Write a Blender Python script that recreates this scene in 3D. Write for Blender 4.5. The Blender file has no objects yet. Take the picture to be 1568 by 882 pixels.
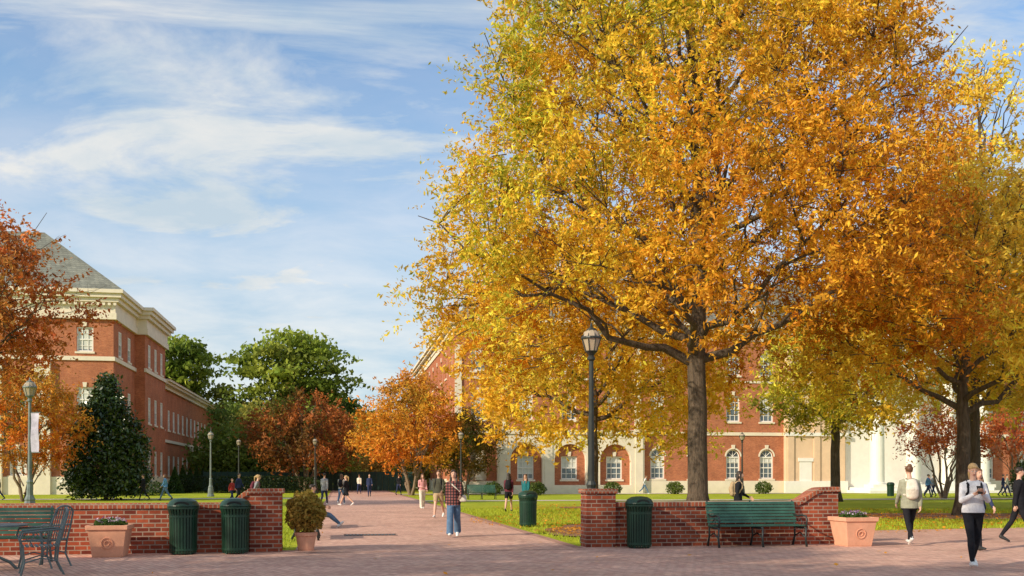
import bpy, math, random
import numpy as np
from mathutils import Vector, Matrix
from mathutils.bvhtree import BVHTree
RAD=math.radians
sc=bpy.context.scene
# ---------------------------------------------------------------- materials
def newmat(name):
    m=bpy.data.materials.new(name); m.use_nodes=True
    nt=m.node_tree; b=nt.nodes['Principled BSDF']
    return m,nt,b
def N(nt,t,**k):
    n=nt.nodes.new(t)
    for a,v in k.items(): setattr(n,a,v)
    return n
def mixcol(nt,fac,a,b,mode='MIX'):
    n=N(nt,'ShaderNodeMix',data_type='RGBA',blend_type=mode)
    for sock,val in ((n.inputs[0],fac),(n.inputs[6],a),(n.inputs[7],b)):
        if hasattr(val,'links'): nt.links.new(val,sock)
        elif isinstance(val,(int,float)): sock.default_value=val
        else: sock.default_value=(*val,1)
    return n.outputs[2]
def noise(nt,vec,scale,detail=4,rough=.55):
    n=N(nt,'ShaderNodeTexNoise'); n.inputs['Scale'].default_value=scale
    n.inputs['Detail'].default_value=detail; n.inputs['Roughness'].default_value=rough
    nt.links.new(vec,n.inputs['Vector']); return n.outputs['Fac']
def ramp(nt,fac,lo,hi):
    n=N(nt,'ShaderNodeMapRange'); n.inputs[1].default_value=lo; n.inputs[2].default_value=hi
    nt.links.new(fac,n.inputs[0]); return n.outputs[0]
def M(name,col,rough=.7,var=.2,scale=3,bump=.0,metal=0,bscale=40,spec=.4):
    m,nt,b=newmat(name); tc=N(nt,'ShaderNodeTexCoord').outputs['Object']
    f=ramp(nt,noise(nt,tc,scale,5,.65),.3,.7)
    c=mixcol(nt,f,[x*(1-var) for x in col],[min(1,x*(1+var)) for x in col])
    nt.links.new(c,b.inputs['Base Color']); b.inputs['Roughness'].default_value=rough
    b.inputs['Metallic'].default_value=metal; b.inputs['Specular IOR Level'].default_value=spec
    if bump:
        bp=N(nt,'ShaderNodeBump'); bp.inputs['Strength'].default_value=bump; bp.inputs['Distance'].default_value=.02
        nt.links.new(noise(nt,tc,bscale,4),bp.inputs['Height']); nt.links.new(bp.outputs[0],b.inputs['Normal'])
    return m
def brickmat(name,c1,c2,mortar,w=.21,h=.073,ms=.011,flat=False,bump=.6,stain=.25,rot=0,rough=.85):
    m,nt,b=newmat(name); tc=N(nt,'ShaderNodeTexCoord').outputs['Object']
    if flat:
        mp=N(nt,'ShaderNodeMapping'); mp.inputs['Rotation'].default_value=(0,0,rot); nt.links.new(tc,mp.inputs[0]); vec=mp.outputs[0]
    else:
        s=N(nt,'ShaderNodeSeparateXYZ'); nt.links.new(tc,s.inputs[0])
        a=N(nt,'ShaderNodeMath',operation='ADD'); nt.links.new(s.outputs[0],a.inputs[0]); nt.links.new(s.outputs[1],a.inputs[1])
        cb=N(nt,'ShaderNodeCombineXYZ'); nt.links.new(a.outputs[0],cb.inputs[0]); nt.links.new(s.outputs[2],cb.inputs[1]); vec=cb.outputs[0]
    br=N(nt,'ShaderNodeTexBrick'); br.inputs['Scale'].default_value=1; br.inputs['Brick Width'].default_value=w
    br.inputs['Row Height'].default_value=h; br.inputs['Mortar Size'].default_value=ms; br.inputs['Mortar Smooth'].default_value=.2
    br.inputs['Color1'].default_value=(*c1,1); br.inputs['Color2'].default_value=(*c2,1); br.inputs['Mortar'].default_value=(*mortar,1)
    nt.links.new(vec,br.inputs['Vector'])
    f=ramp(nt,noise(nt,tc,.35 if flat else .8,5,.7),.3,.7)
    c=mixcol(nt,f,[1-stain]*3,[1+stain*.5]*3)
    c2_=mixcol(nt,1.0,br.outputs['Color'],c,'MULTIPLY')
    f2=ramp(nt,noise(nt,tc,9,3),.25,.75)
    c3=mixcol(nt,1.0,c2_,mixcol(nt,f2,[.82]*3,[1.15]*3),'MULTIPLY')
    nt.links.new(c3,b.inputs['Base Color']); b.inputs['Roughness'].default_value=rough; b.inputs['Specular IOR Level'].default_value=.2
    bp=N(nt,'ShaderNodeBump'); bp.inputs['Strength'].default_value=bump; bp.inputs['Distance'].default_value=.006; bp.invert=True
    nt.links.new(br.outputs['Fac'],bp.inputs['Height']); nt.links.new(bp.outputs[0],b.inputs['Normal'])
    return m
def leafmat(name,gloss=.0,trans=.4):
    m,nt,b=newmat(name); at=N(nt,'ShaderNodeAttribute'); at.attribute_name='tint'
    nt.links.new(at.outputs['Color'],b.inputs['Base Color']); b.inputs['Roughness'].default_value=.55-gloss*.3
    b.inputs['Specular IOR Level'].default_value=.2+gloss*.3
    tr=N(nt,'ShaderNodeBsdfTranslucent'); nt.links.new(at.outputs['Color'],tr.inputs[0])
    mx=N(nt,'ShaderNodeMixShader'); mx.inputs[0].default_value=trans
    nt.links.new(b.outputs[0],mx.inputs[1]); nt.links.new(tr.outputs[0],mx.inputs[2])
    nt.links.new(mx.outputs[0],nt.nodes['Material Output'].inputs[0]); return m
def barkmat(name,c):
    m,nt,b=newmat(name); tc=N(nt,'ShaderNodeTexCoord').outputs['Object']
    mp=N(nt,'ShaderNodeMapping'); mp.inputs['Scale'].default_value=(9,9,1.6); nt.links.new(tc,mp.inputs[0])
    f=ramp(nt,noise(nt,mp.outputs[0],1.5,7,.7),.35,.68)
    nt.links.new(mixcol(nt,f,[x*.35 for x in c],c),b.inputs['Base Color']); b.inputs['Roughness'].default_value=.95
    bp=N(nt,'ShaderNodeBump'); bp.inputs['Strength'].default_value=1; bp.inputs['Distance'].default_value=.05
    nt.links.new(f,bp.inputs['Height']); nt.links.new(bp.outputs[0],b.inputs['Normal']); return m
BR=brickmat('brick_wall_mat',(.54,.165,.07),(.40,.10,.045),(.46,.29,.18),ms=.007)
BRN=brickmat('garden_brick_mat',(.44,.10,.045),(.17,.032,.02),(.40,.29,.22),w=.23,h=.085,ms=.011,stain=.35)
COP=brickmat('coping_brick_mat',(.46,.13,.06),(.24,.05,.03),(.38,.28,.21),w=.085,h=.24,ms=.010)
PAV=brickmat('paver_mat',(.74,.46,.35),(.57,.32,.25),(.40,.25,.20),w=.21,h=.105,ms=.008,flat=True,stain=.25,rot=RAD(56),bump=.4)
PAV2=brickmat('paver_edge_mat',(.52,.29,.22),(.40,.21,.16),(.3,.2,.16),w=.105,h=.21,ms=.008,flat=True,rot=RAD(11),bump=.4)
CONC=M('concrete_path_mat',(.60,.50,.42),.9,.12,1.5)
STONE=M('limestone_mat',(.76,.67,.52),.8,.08,1.2)
TAN=M('tan_stone_mat',(.70,.50,.33),.85,.10,.8)
WHITE=M('white_paint_mat',(.82,.79,.72),.5,.05,2)
SLATE=brickmat('slate_roof_mat',(.27,.27,.22),(.19,.195,.165),(.11,.11,.10),w=.4,h=.25,ms=.012,stain=.3)
GLASSW=M('window_glass_mat',(.10,.13,.15),.08,.4,.6,spec=.9)
BLIND=M('window_blind_mat',(.62,.62,.56),.6,.1,2)
GREENM=M('green_painted_steel_mat',(.010,.042,.024),.38,.3,3,spec=.4)
TEAL=M('teal_slat_mat',(.035,.11,.08),.5,.3,5)
IRON=M('dark_iron_mat',(.03,.037,.036),.42,.3,6)
GREYM=M('grey_green_metal_mat',(.12,.16,.165),.42,.25,6,metal=.1)
TERRA=M('terracotta_mat',(.72,.36,.23),.85,.14,4,bump=.2)
SOIL=M('mulch_mat',(.26,.13,.07),1,.5,12,bump=1,bscale=30)
LAMPM=M('lamp_post_mat',(.03,.034,.03),.45,.3,4)
LAMPL=M('weathered_lamp_post_mat',(.16,.19,.18),.45,.3,4)
FENCE=M('fence_screen_mat',(.02,.05,.04),.8,.25,.6)
BANNER=M('banner_cloth_mat',(.50,.47,.58),.8,.35,2.2)
LEAF=leafmat('leaf_mat',0,.38); LEAFG=leafmat('glossy_leaf_mat',1,.1)
BARK=barkmat('bark_mat',(.20,.145,.10)); BARKL=barkmat('pale_bark_mat',(.42,.30,.20))
def lampglass():
    m,nt,b=newmat('lamp_glass_mat'); b.inputs['Base Color'].default_value=(.62,.50,.36,1); b.inputs['Roughness'].default_value=.2
    b.inputs['Transmission Weight'].default_value=.35; return m
LGL=lampglass()
def lawnmat():
    m,nt,b=newmat('lawn_mat'); tc=N(nt,'ShaderNodeTexCoord').outputs['Object']
    f=ramp(nt,noise(nt,tc,.25,7,.7),.3,.7); f2=ramp(nt,noise(nt,tc,7,5,.75),.3,.7)
    c=mixcol(nt,f,(.26,.35,.02),(.50,.50,.04)); c=mixcol(nt,1.0,c,mixcol(nt,f2,[.62]*3,[1.2]*3),'MULTIPLY')
    nt.links.new(c,b.inputs['Base Color']); b.inputs['Roughness'].default_value=.9; b.inputs['Specular IOR Level'].default_value=.1
    bp=N(nt,'ShaderNodeBump'); bp.inputs['Strength'].default_value=.8; bp.inputs['Distance'].default_value=.04
    nt.links.new(noise(nt,tc,25,4),bp.inputs['Height']); nt.links.new(bp.outputs[0],b.inputs['Normal']); return m
LAWN=lawnmat()
def plaid():
    m,nt,b=newmat('plaid_fabric_mat'); tc=N(nt,'ShaderNodeTexCoord').outputs['Object']
    w1=N(nt,'ShaderNodeTexWave',bands_direction='X'); w1.inputs['Scale'].default_value=4.5
    w2=N(nt,'ShaderNodeTexWave',bands_direction='Z'); w2.inputs['Scale'].default_value=4.5
    nt.links.new(tc,w1.inputs[0]); nt.links.new(tc,w2.inputs[0])
    c=mixcol(nt,w1.outputs['Fac'],(.03,.03,.05),(.42,.16,.14)); c2=mixcol(nt,w2.outputs['Fac'],(.12,.08,.10),(.85,.7,.65))
    nt.links.new(mixcol(nt,1.0,c,c2,'MULTIPLY'),b.inputs['Base Color']); b.inputs['Roughness'].default_value=.9; return m
def fab(n,c): return M(n+'_fabric_mat',c,.9,.25,9,bump=.6,bscale=18,spec=.15)
SKIN=M('skin_mat',(.62,.36,.26),.5,.06,10)
F=dict(plaid=plaid(),jeans=fab('denim',(.095,.165,.27)),black=fab('black',(.016,.016,.02)),white=fab('white_knit',(.66,.64,.66)),
 olive=fab('olive',(.30,.30,.22)),maroon=fab('maroon',(.13,.03,.045)),teal=fab('teal',(.02,.14,.16)),pink=fab('pink',(.62,.30,.30)),
 cream=fab('cream',(.66,.60,.50)),navy=fab('navy',(.03,.04,.09)),blue=fab('blue',(.12,.28,.50)),grey=fab('grey',(.24,.24,.26)),red=fab('red',(.45,.05,.04)),dkol=fab('dark_olive',(.07,.07,.05)),
 tan=fab('tan',(.42,.30,.18)))
HAIR=dict(dark=M('dark_hair_mat',(.03,.018,.012),.5,.3,20),blond=M('blond_hair_mat',(.42,.27,.12),.5,.3,20),brown=M('brown_hair_mat',(.13,.06,.03),.5,.3,20))
SHOEW=M('white_shoe_mat',(.75,.74,.72),.6,.08,8); SHOEB=M('black_shoe_mat',(.03,.03,.03),.6,.1,8)
# ---------------------------------------------------------------- mesh builder
class MB:
    def __init__(s): s.v=[];s.f=[];s.m=[];s.T=Matrix.Identity(4)
    def add(s,vs,fs,mi=0):
        o=len(s.v); s.v+= [tuple(s.T@Vector(p)) for p in vs]
        for f in fs: s.f.append([i+o for i in f]); s.m.append(mi)
    def box(s,x0,x1,y0,y1,z0,z1,mi=0):
        s.add([(x0,y0,z0),(x1,y0,z0),(x1,y1,z0),(x0,y1,z0),(x0,y0,z1),(x1,y0,z1),(x1,y1,z1),(x0,y1,z1)],
          [(0,3,2,1),(4,5,6,7),(0,1,5,4),(1,2,6,5),(2,3,7,6),(3,0,4,7)],mi)
    def tube(s,pts,rad,n=8,mi=0,ell=None,round_=False,caps=True):
        pts=[Vector(p) for p in pts]; rad=list(rad)
        if round_:
            d0=(pts[0]-pts[1]).normalized(); d1=(pts[-1]-pts[-2]).normalized(); r0=rad[0]; r1=rad[-1]
            m0=r0 if not isinstance(r0,tuple) else min(r0); m1=r1 if not isinstance(r1,tuple) else min(r1)
            def sc_(r,k): return r*k if not isinstance(r,tuple) else (r[0]*k,r[1]*k)
            a=[pts[0]+d0*m0*math.sin(x) for x in (1.35,.9,.45)]; b=[pts[-1]+d1*m1*math.sin(x) for x in (.45,.9,1.35)]
            rad=[sc_(r0,math.cos(x)) for x in (1.35,.9,.45)]+rad+[sc_(r1,math.cos(x)) for x in (.45,.9,1.35)]
            pts=a+pts+b
        vs=[];fs=[]; up=None
        for i,p in enumerate(pts):
            d=(pts[min(i+1,len(pts)-1)]-pts[max(i-1,0)])
            if d.length<1e-9: d=Vector((0,0,1))
            d.normalize()
            if up is None:
                ref=Vector((0,1,0)) if abs(d.y)<.9 else Vector((0,0,1))
                u=ref.cross(d).normalized()
            else:
                u=(up-d*up.dot(d)).normalized()
            up=u; w=d.cross(u)
            r=rad[i]; ra,rb=(r if isinstance(r,tuple) else (r,r))
            for k in range(n):
                a=2*math.pi*k/n; vs.append(p+u*math.cos(a)*ra+w*math.sin(a)*rb)
        for i in range(len(pts)-1):
            for k in range(n):
                fs.append((i*n+k,i*n+(k+1)%n,(i+1)*n+(k+1)%n,(i+1)*n+k))
        if caps: fs.append(tuple(range(n-1,-1,-1))); fs.append(tuple((len(pts)-1)*n+k for k in range(n)))
        s.add(vs,fs,mi)
    def lathe(s,prof,n=16,mi=0,c=(0,0,0),flute=0):
        vs=[];fs=[]
        for r,z in prof:
            for k in range(n):
                a=2*math.pi*(k+.5)/n; rr=r*(1-flute*(k%2)); vs.append((c[0]+rr*math.cos(a),c[1]+rr*math.sin(a),c[2]+z))
        for i in range(len(prof)-1):
            for k in range(n): fs.append((i*n+k,i*n+(k+1)%n,(i+1)*n+(k+1)%n,(i+1)*n+k))
        fs.append(tuple(range(n-1,-1,-1))); fs.append(tuple((len(prof)-1)*n+k for k in range(n)))
        s.add(vs,fs,mi)
    def ell(s,c,r,mi=0,n=14,m=9):
        vs=[(c[0],c[1],c[2]-r[2])];fs=[]
        for i in range(1,m):
            p=-math.pi/2+math.pi*i/m
            for k in range(n):
                a=2*math.pi*k/n; vs.append((c[0]+r[0]*math.cos(p)*math.cos(a),c[1]+r[1]*math.cos(p)*math.sin(a),c[2]+r[2]*math.sin(p)))
        vs.append((c[0],c[1],c[2]+r[2])); L=len(vs)-1
        for k in range(n): fs.append((0,1+(k+1)%n,1+k)); fs.append((L,L-n+k,L-n+(k+1)%n))
        for i in range(m-2):
            for k in range(n): fs.append((1+i*n+k,1+i*n+(k+1)%n,1+(i+1)*n+(k+1)%n,1+(i+1)*n+k))
        s.add(vs,fs,mi)
    def obj(s,name,mats,parent=None,loc=(0,0,0),rot=0,smooth=False,bevel=0):
        me=bpy.data.meshes.new(name); me.from_pydata(s.v,[],s.f)
        for m in mats: me.materials.append(m)
        me.polygons.foreach_set('material_index',s.m)
        if smooth: me.polygons.foreach_set('use_smooth',[True]*len(s.f))
        me.update()
        o=bpy.data.objects.new(name,me); sc.collection.objects.link(o)
        o.location=loc; o.rotation_euler=(0,0,rot)
        if parent: o.parent=parent
        if bevel:
            b=o.modifiers.new('bevel','BEVEL'); b.width=bevel; b.segments=2; b.limit_method='ANGLE'
        return o
def empty(name,loc,rot=0):
    o=bpy.data.objects.new(name,None); sc.collection.objects.link(o); o.location=loc; o.rotation_euler=(0,0,rot); o.empty_display_size=.5; return o
# ---------------------------------------------------------------- leaves
def leafmesh(name,C,size,col,rng,mat,parent=None,aspect=.38,droop=.3,flat=False):
    n=len(C); d=rng.normal(size=(n,3)); d[:,2]-=droop
    if flat: d[:,2]*=.12
    d/=np.linalg.norm(d,axis=1)[:,None]+1e-9
    e=rng.normal(size=(n,3))
    if flat: e[:,2]*=.12
    e-=d*(e*d).sum(1)[:,None]; e/=np.linalg.norm(e,axis=1)[:,None]+1e-9
    L=(size*(.6+.8*rng.random(n)))[:,None]*.5; W=L*aspect
    V=np.stack([C-d*L,C+e*W,C+d*L,C-e*W],1).reshape(-1,3).astype(np.float32)
    me=bpy.data.meshes.new(name); me.vertices.add(4*n); me.vertices.foreach_set('co',V.ravel())
    me.loops.add(4*n); me.loops.foreach_set('vertex_index',np.arange(4*n,dtype=np.int32))
    me.polygons.add(n); me.polygons.foreach_set('loop_start',np.arange(0,4*n,4,dtype=np.int32))
    at=me.attributes.new('tint','FLOAT_COLOR','POINT')
    cc=np.ones((n,4),np.float32); cc[:,:3]=np.clip(col,0.002,.95); at.data.foreach_set('color',np.repeat(cc,4,axis=0).ravel())
    me.materials.append(mat); me.update(calc_edges=True)
    o=bpy.data.objects.new(name,me); sc.collection.objects.link(o)
    if parent: o.parent=parent
    return o
def lf(P,rng,k):
    out=0
    for i in range(4):
        w=rng.normal(size=3)*k; out=out+np.sin(P@w+rng.random()*6.28)
    return out/2.6
def palette(stops):
    st=np.array(stops)
    def f(P,zn,rng):
        t=np.clip(.5+.33*lf(P,rng,.55)+.12*rng.normal(size=len(P)),0,.999)*(len(st)-1)
        i=t.astype(int); fr=(t-i)[:,None]; c=st[i]*(1-fr)+st[np.minimum(i+1,len(st)-1)]*fr
        return c*(.75+.5*rng.random((len(P),1)))
    return f
ORG=(.76,.32,.025);GLD=(.84,.48,.04);YEL=(.92,.66,.08);GRN=(.28,.34,.03);YGR=(.62,.56,.05);DOR=(.52,.18,.018)
def mainpal(P,zn,rng):
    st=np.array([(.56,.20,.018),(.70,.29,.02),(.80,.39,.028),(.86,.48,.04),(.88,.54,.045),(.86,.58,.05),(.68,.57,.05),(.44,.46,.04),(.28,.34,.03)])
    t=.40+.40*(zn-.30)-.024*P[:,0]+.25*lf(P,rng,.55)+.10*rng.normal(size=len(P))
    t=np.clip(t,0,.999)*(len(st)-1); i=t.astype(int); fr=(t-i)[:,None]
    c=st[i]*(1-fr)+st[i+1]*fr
    return c*(.70+.5*rng.random((len(P),1)))
def tree(name,x,y,fork,tr,prof,nc,lpc,lsize,pal,seed,cr=.8,limbs=12,shell=.42,hollow=0,bark=BARK,el=(28,58),lead=.85,mat=LEAF,aspect=.38,rough=.1,sprig=True,flatc=.75,droop=.3,stems=0,squash=1.0,rightk=1.0,azs=None,gap=-9,twigs=0,maxtw=1.9):
    rng=np.random.default_rng(seed); R=random.Random(seed)
    par=empty(name,(x,y,0)); pz=np.array([p[0] for p in prof]); pr=np.array([p[1] for p in prof]); zb,zt=pz[0],pz[-1]
    ph=rng.random(4)*6.28
    def RR(th,z): return np.interp(z,pz,pr)*(1+rough*np.sin(3*th+ph[0]+z*.5)+rough*.8*np.sin(5*th+ph[1]-z*.9)+rough*.7*np.sin(8*th+ph[2]+z*1.9))
    mb=MB(); S=[]
    ztop=zb+(zt-zb)*lead
    pts=[];rad=[]
    for t in np.linspace(0,1,7):
        pts.append((R.uniform(-.05,.05)*t,R.uniform(-.05,.05)*t,fork*t)); rad.append(tr*(1+.55*max(0,1-t*6)+.0)*(1-.15*t))
    k=8
    for j in range(1,k+1):
        t=j/k; pts.append((R.uniform(-.25,.25)*(.3+t),R.uniform(-.25,.25)*(.3+t),fork+(ztop-fork)*t)); rad.append(tr*.8*(1-t)**.9*.8+.03)
    if stems==0: mb.tube(pts,rad,12)
    for p,r in zip(pts[7:],rad[7:]): S.append((*p,r))
    def branch(p0,p1,r0,r1,n,wob,sag=0,reg=True):
        p0=Vector(p0);p1=Vector(p1); L=(p1-p0).length; ps=[]
        for i in range(n+1):
            t=i/n; q=p0.lerp(p1,t)+Vector((R.uniform(-1,1),R.uniform(-1,1),R.uniform(-1,1)))*wob*L*(0 if i in(0,n) else 1)
            q.z+=sag*L*math.sin(math.pi*t); ps.append(q)
        rs=[r0+(r1-r0)*(i/n)**.8 for i in range(n+1)]
        mb.tube(ps,rs,7 if r0>.05 else 4,caps=False)
        if reg:
            for q,r in zip(ps[1:],rs[1:]): S.append((q.x,q.y,q.z,r))
        return ps
    for s_ in range(stems):
        a=s_*6.28/stems+R.random(); h=prof[0][0]+ (zt-zb)*.35
        branch((.12*math.cos(a),.12*math.sin(a),0),(math.cos(a)*pr.max()*.4,math.sin(a)*pr.max()*.4,h),tr,tr*.45,6,.03)
    for i in range(limbs):
        f=i/limbs; zs=fork*.96+(ztop-fork)*f**1.25*.85; th=i*2.4+R.uniform(-.3,.3)+.3
        if azs and i<len(azs): th=azs[i]; zs=fork*(.95+.03*i)
        e=RAD(el[0]+(el[1]-el[0])*f+R.uniform(-6,6)); rh=float(RR(th,min(zt,zs+2)))*.8
        ze=min(zs+rh*math.tan(e),zt-.3); rh=min(rh,float(RR(th,ze))*.85)
        base=min(pts,key=lambda p:abs(p[2]-zs)); r0=max(.04,tr*(.5-.3*f))
        ps=branch((base[0],base[1],zs),(rh*math.cos(th),rh*math.sin(th),ze),r0,.02,7,.035,-.04 if f<.4 else 0)
        for j in range(5):
            b0=ps[2+j]; a=th+R.choice((-1,1))*R.uniform(.4,1.0); L=rh*R.uniform(.3,.55)
            ee=e+R.uniform(-.3,.4)
            b1=Vector((b0.x+L*math.cos(a),b0.y+L*math.sin(a),min(b0.z+L*math.tan(min(ee,1.1)),zt)))
            branch(b0,b1,r0*.35,.012,4,.06)
    for i in range(twigs):   # bare twigs standing out of the crown
        z_=R.uniform(zb+(zt-zb)*.3,zt-.5); th=R.uniform(0,6.28); r_=float(RR(th,z_))
        p0=Vector((r_*.5*math.cos(th),r_*.5*math.sin(th),z_-.6)); p1=Vector((r_*1.35*math.cos(th),r_*1.35*math.sin(th),z_+.9)); ps=branch(p0,p1,.025,.006,5,.04,0,False)
        for q in ps[2:5]: branch(q,q+Vector((R.uniform(-.6,.6),R.uniform(-.6,.6),R.uniform(.1,.7))),.010,.004,2,.05,0,False)
    cand=nc*6; z=rng.uniform(zb,zt,cand); fr=rng.random(cand)**shell; th=rng.uniform(0,2*math.pi,cand)
    w=np.interp(z,pz,pr)/pr.max()
    rr=RR(th,z)*fr; C=np.stack([rr*np.cos(th),rr*np.sin(th)*squash,z],1)
    ok=(rng.random(cand)<w)&(z>zb+hollow*(1-fr**3))
    g1=lf(C*np.array([1,1,1.5]),np.random.default_rng(seed+5),1.15)
    ok&=(g1>gap)
    C=C[ok][:nc]
    C[:,0]=np.where(C[:,0]>0,C[:,0]*rightk,C[:,0])
    Sa=np.array(S)
    for c in C:
        d=np.linalg.norm(Sa[:,:3]-c,axis=1)+np.maximum(0,Sa[:,2]-c[2])*1.5; j=int(d.argmin())
        a=Vector(Sa[j,:3]); b=Vector(c)
        if (b-a).length>maxtw: a=b.lerp(a,min(1,maxtw*.5/(b-a).length))
        m=a.lerp(b,.5)+Vector((0,0,.06*(b-a).length))
        mb.tube([a,m,b],[min(.028,Sa[j,3]),.014,.006],3,caps=False)
    mb.obj('trunk_and_branches',[bark],par,smooth=True)
    nC=len(C); crr=cr*(.6+.8*rng.random(nC))
    if sprig:
        ns=7; out=C-np.array([0,0,(zb+zt)*.4]); out/=np.linalg.norm(out,axis=1)[:,None]+1e-6
        D=rng.normal(size=(nC,ns,3)); D/=np.linalg.norm(D,axis=2)[:,:,None]; D=D*.9+out[:,None,:]*.6; D[:,:,2]+=.05
        per=max(1,lpc//ns); s=rng.random((nC,ns,per,1))**.7
        P=C[:,None,None,:]+D[:,:,None,:]*s*crr[:,None,None,None]+rng.normal(size=(nC,ns,per,3))*lsize*.35
        P[...,2]-= (s[...,0]**2)*crr[:,None,None]*.18
        P=P.reshape(-1,3)
        ck=np.repeat(rng.normal(size=nC)*.20+1,ns*per)
    else:
        P=C[:,None,:]+rng.normal(size=(nC,lpc,3))*np.array([1,1,flatc])*crr[:,None,None]*.5; P=P.reshape(-1,3)
        ck=np.repeat(rng.normal(size=nC)*.20+1,lpc)
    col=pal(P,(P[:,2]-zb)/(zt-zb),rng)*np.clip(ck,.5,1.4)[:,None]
    leafmesh('foliage',P,np.full(len(P),lsize),col,rng,mat,par,aspect,droop)
    return par
def shrub(name,x,y,z0,rx,ry,h,n,ls,stops,seed,mat=LEAF,shape='round',parent=None):
    rng=np.random.default_rng(seed); d=rng.normal(size=(n,3)); d/=np.linalg.norm(d,axis=1)[:,None]; r=rng.random(n)**.3
    P=d*r[:,None]
    if shape=='cone':
        t=rng.random(n)**1.5; a=rng.random(n)*6.28; q=(1-t)*np.sqrt(rng.random(n))**.5; P=np.stack([q*np.cos(a),q*np.sin(a),t*2-1],1)
    if shape=='box': P=np.clip(P*1.5,-1,1)
    P=P*np.array([rx,ry,h/2])*(1+.08*np.sin(d[:,:1]*9+d[:,2:]*7)); P[:,2]+=h/2
    c=palette(stops)(P*3,0,rng); o=leafmesh(name,P,np.full(n,ls),c,rng,mat,parent,.5,0); o.location=(x,y,z0); return o
# ---------------------------------------------------------------- world / sun / camera
SUN_EL=RAD(26)
Sd=Vector((-.80*math.cos(SUN_EL),-.60*math.cos(SUN_EL),math.sin(SUN_EL)))
w=bpy.data.worlds.new('World'); sc.world=w; w.use_nodes=True; nt=w.node_tree; bg=nt.nodes['Background']
sky=N(nt,'ShaderNodeTexSky'); sky.sky_type='NISHITA'; sky.sun_disc=False; sky.sun_elevation=SUN_EL; sky.sun_rotation=math.atan2(Sd.x,Sd.y)%(2*math.pi)
sky.air_density=1.0; sky.dust_density=.4; sky.ozone_density=1.5
tc=N(nt,'ShaderNodeTexCoord').outputs['Generated']; sp=N(nt,'ShaderNodeSeparateXYZ'); nt.links.new(tc,sp.inputs[0])
zc=N(nt,'ShaderNodeMath',operation='MAXIMUM'); nt.links.new(sp.outputs[2],zc.inputs[0]); zc.inputs[1].default_value=0
za=N(nt,'ShaderNodeMath',operation='ADD'); nt.links.new(zc.outputs[0],za.inputs[0]); za.inputs[1].default_value=.16
dx=N(nt,'ShaderNodeMath',operation='DIVIDE'); nt.links.new(sp.outputs[0],dx.inputs[0]); nt.links.new(za.outputs[0],dx.inputs[1])
dy=N(nt,'ShaderNodeMath',operation='DIVIDE'); nt.links.new(sp.outputs[1],dy.inputs[0]); nt.links.new(za.outputs[0],dy.inputs[1])
cb=N(nt,'ShaderNodeCombineXYZ'); nt.links.new(dx.outputs[0],cb.inputs[0]); nt.links.new(dy.outputs[0],cb.inputs[1])
def cloudn(scale,rot,sx,sy,loc,det,rough,dist):
    mp=N(nt,'ShaderNodeMapping'); mp.inputs['Rotation'].default_value=(0,0,rot); mp.inputs['Scale'].default_value=(sx,sy,1); mp.inputs['Location'].default_value=loc
    nt.links.new(cb.outputs[0],mp.inputs[0]); n=N(nt,'ShaderNodeTexNoise'); n.inputs['Scale'].default_value=scale; n.inputs['Detail'].default_value=det
    n.inputs['Roughness'].default_value=rough; n.inputs['Distortion'].default_value=dist; nt.links.new(mp.outputs[0],n.inputs['Vector']); return n.outputs['Fac']
c1=ramp(nt,cloudn(1.9,.3,.85,1.25,(3.1,1.7,0),8,.6,.5),.41,.60)
c2=ramp(nt,cloudn(1.6,-.5,.5,2.0,(7,2,0),8,.62,.8),.42,.68)
mx=N(nt,'ShaderNodeMath',operation='MAXIMUM'); nt.links.new(c1,mx.inputs[0]); nt.links.new(c2,mx.inputs[1])
hz=ramp(nt,sp.outputs[2],.46,.14)
hm=N(nt,'ShaderNodeMath',operation='MULTIPLY'); nt.links.new(hz,hm.inputs[0]); hm.inputs[1].default_value=.88
mx2=N(nt,'ShaderNodeMath',operation='MAXIMUM'); nt.links.new(mx.outputs[0],mx2.inputs[0]); nt.links.new(hm.outputs[0],mx2.inputs[1])
fm=N(nt,'ShaderNodeMath',operation='MULTIPLY'); nt.links.new(mx2.outputs[0],fm.inputs[0]); fm.inputs[1].default_value=.93
cshade=ramp(nt,cloudn(2.6,.2,1,1.2,(1,5,0),7,.6,.3),.34,.66)
ccol=mixcol(nt,cshade,(6.1,7.2,8.0),(9.4,9.2,8.7))
skyc=mixcol(nt,1.0,sky.outputs[0],(1.15,1.7,2.05),'MULTIPLY')
nt.links.new(mixcol(nt,fm.outputs[0],skyc,ccol),bg.inputs['Color']); bg.inputs['Strength'].default_value=.095
sl=bpy.data.lights.new('sun','SUN'); sl.energy=5.0; sl.angle=RAD(.6); sl.color=(1,.87,.66)
so=bpy.data.objects.new('sun',sl); sc.collection.objects.link(so); so.rotation_euler=Sd.to_track_quat('Z','Y').to_euler(); so.location=(-30,-30,40)
cam=bpy.data.cameras.new('camera'); co=bpy.data.objects.new('camera',cam); sc.collection.objects.link(co); co.location=(0,0,1.5); co.rotation_euler=(RAD(90),0,0)
cam.lens=35; cam.sensor_width=36; cam.shift_y=289/1568; cam.clip_end=3000; sc.camera=co
sc.view_settings.view_transform='Standard'; sc.view_settings.look='None'; sc.view_settings.exposure=0
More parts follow.
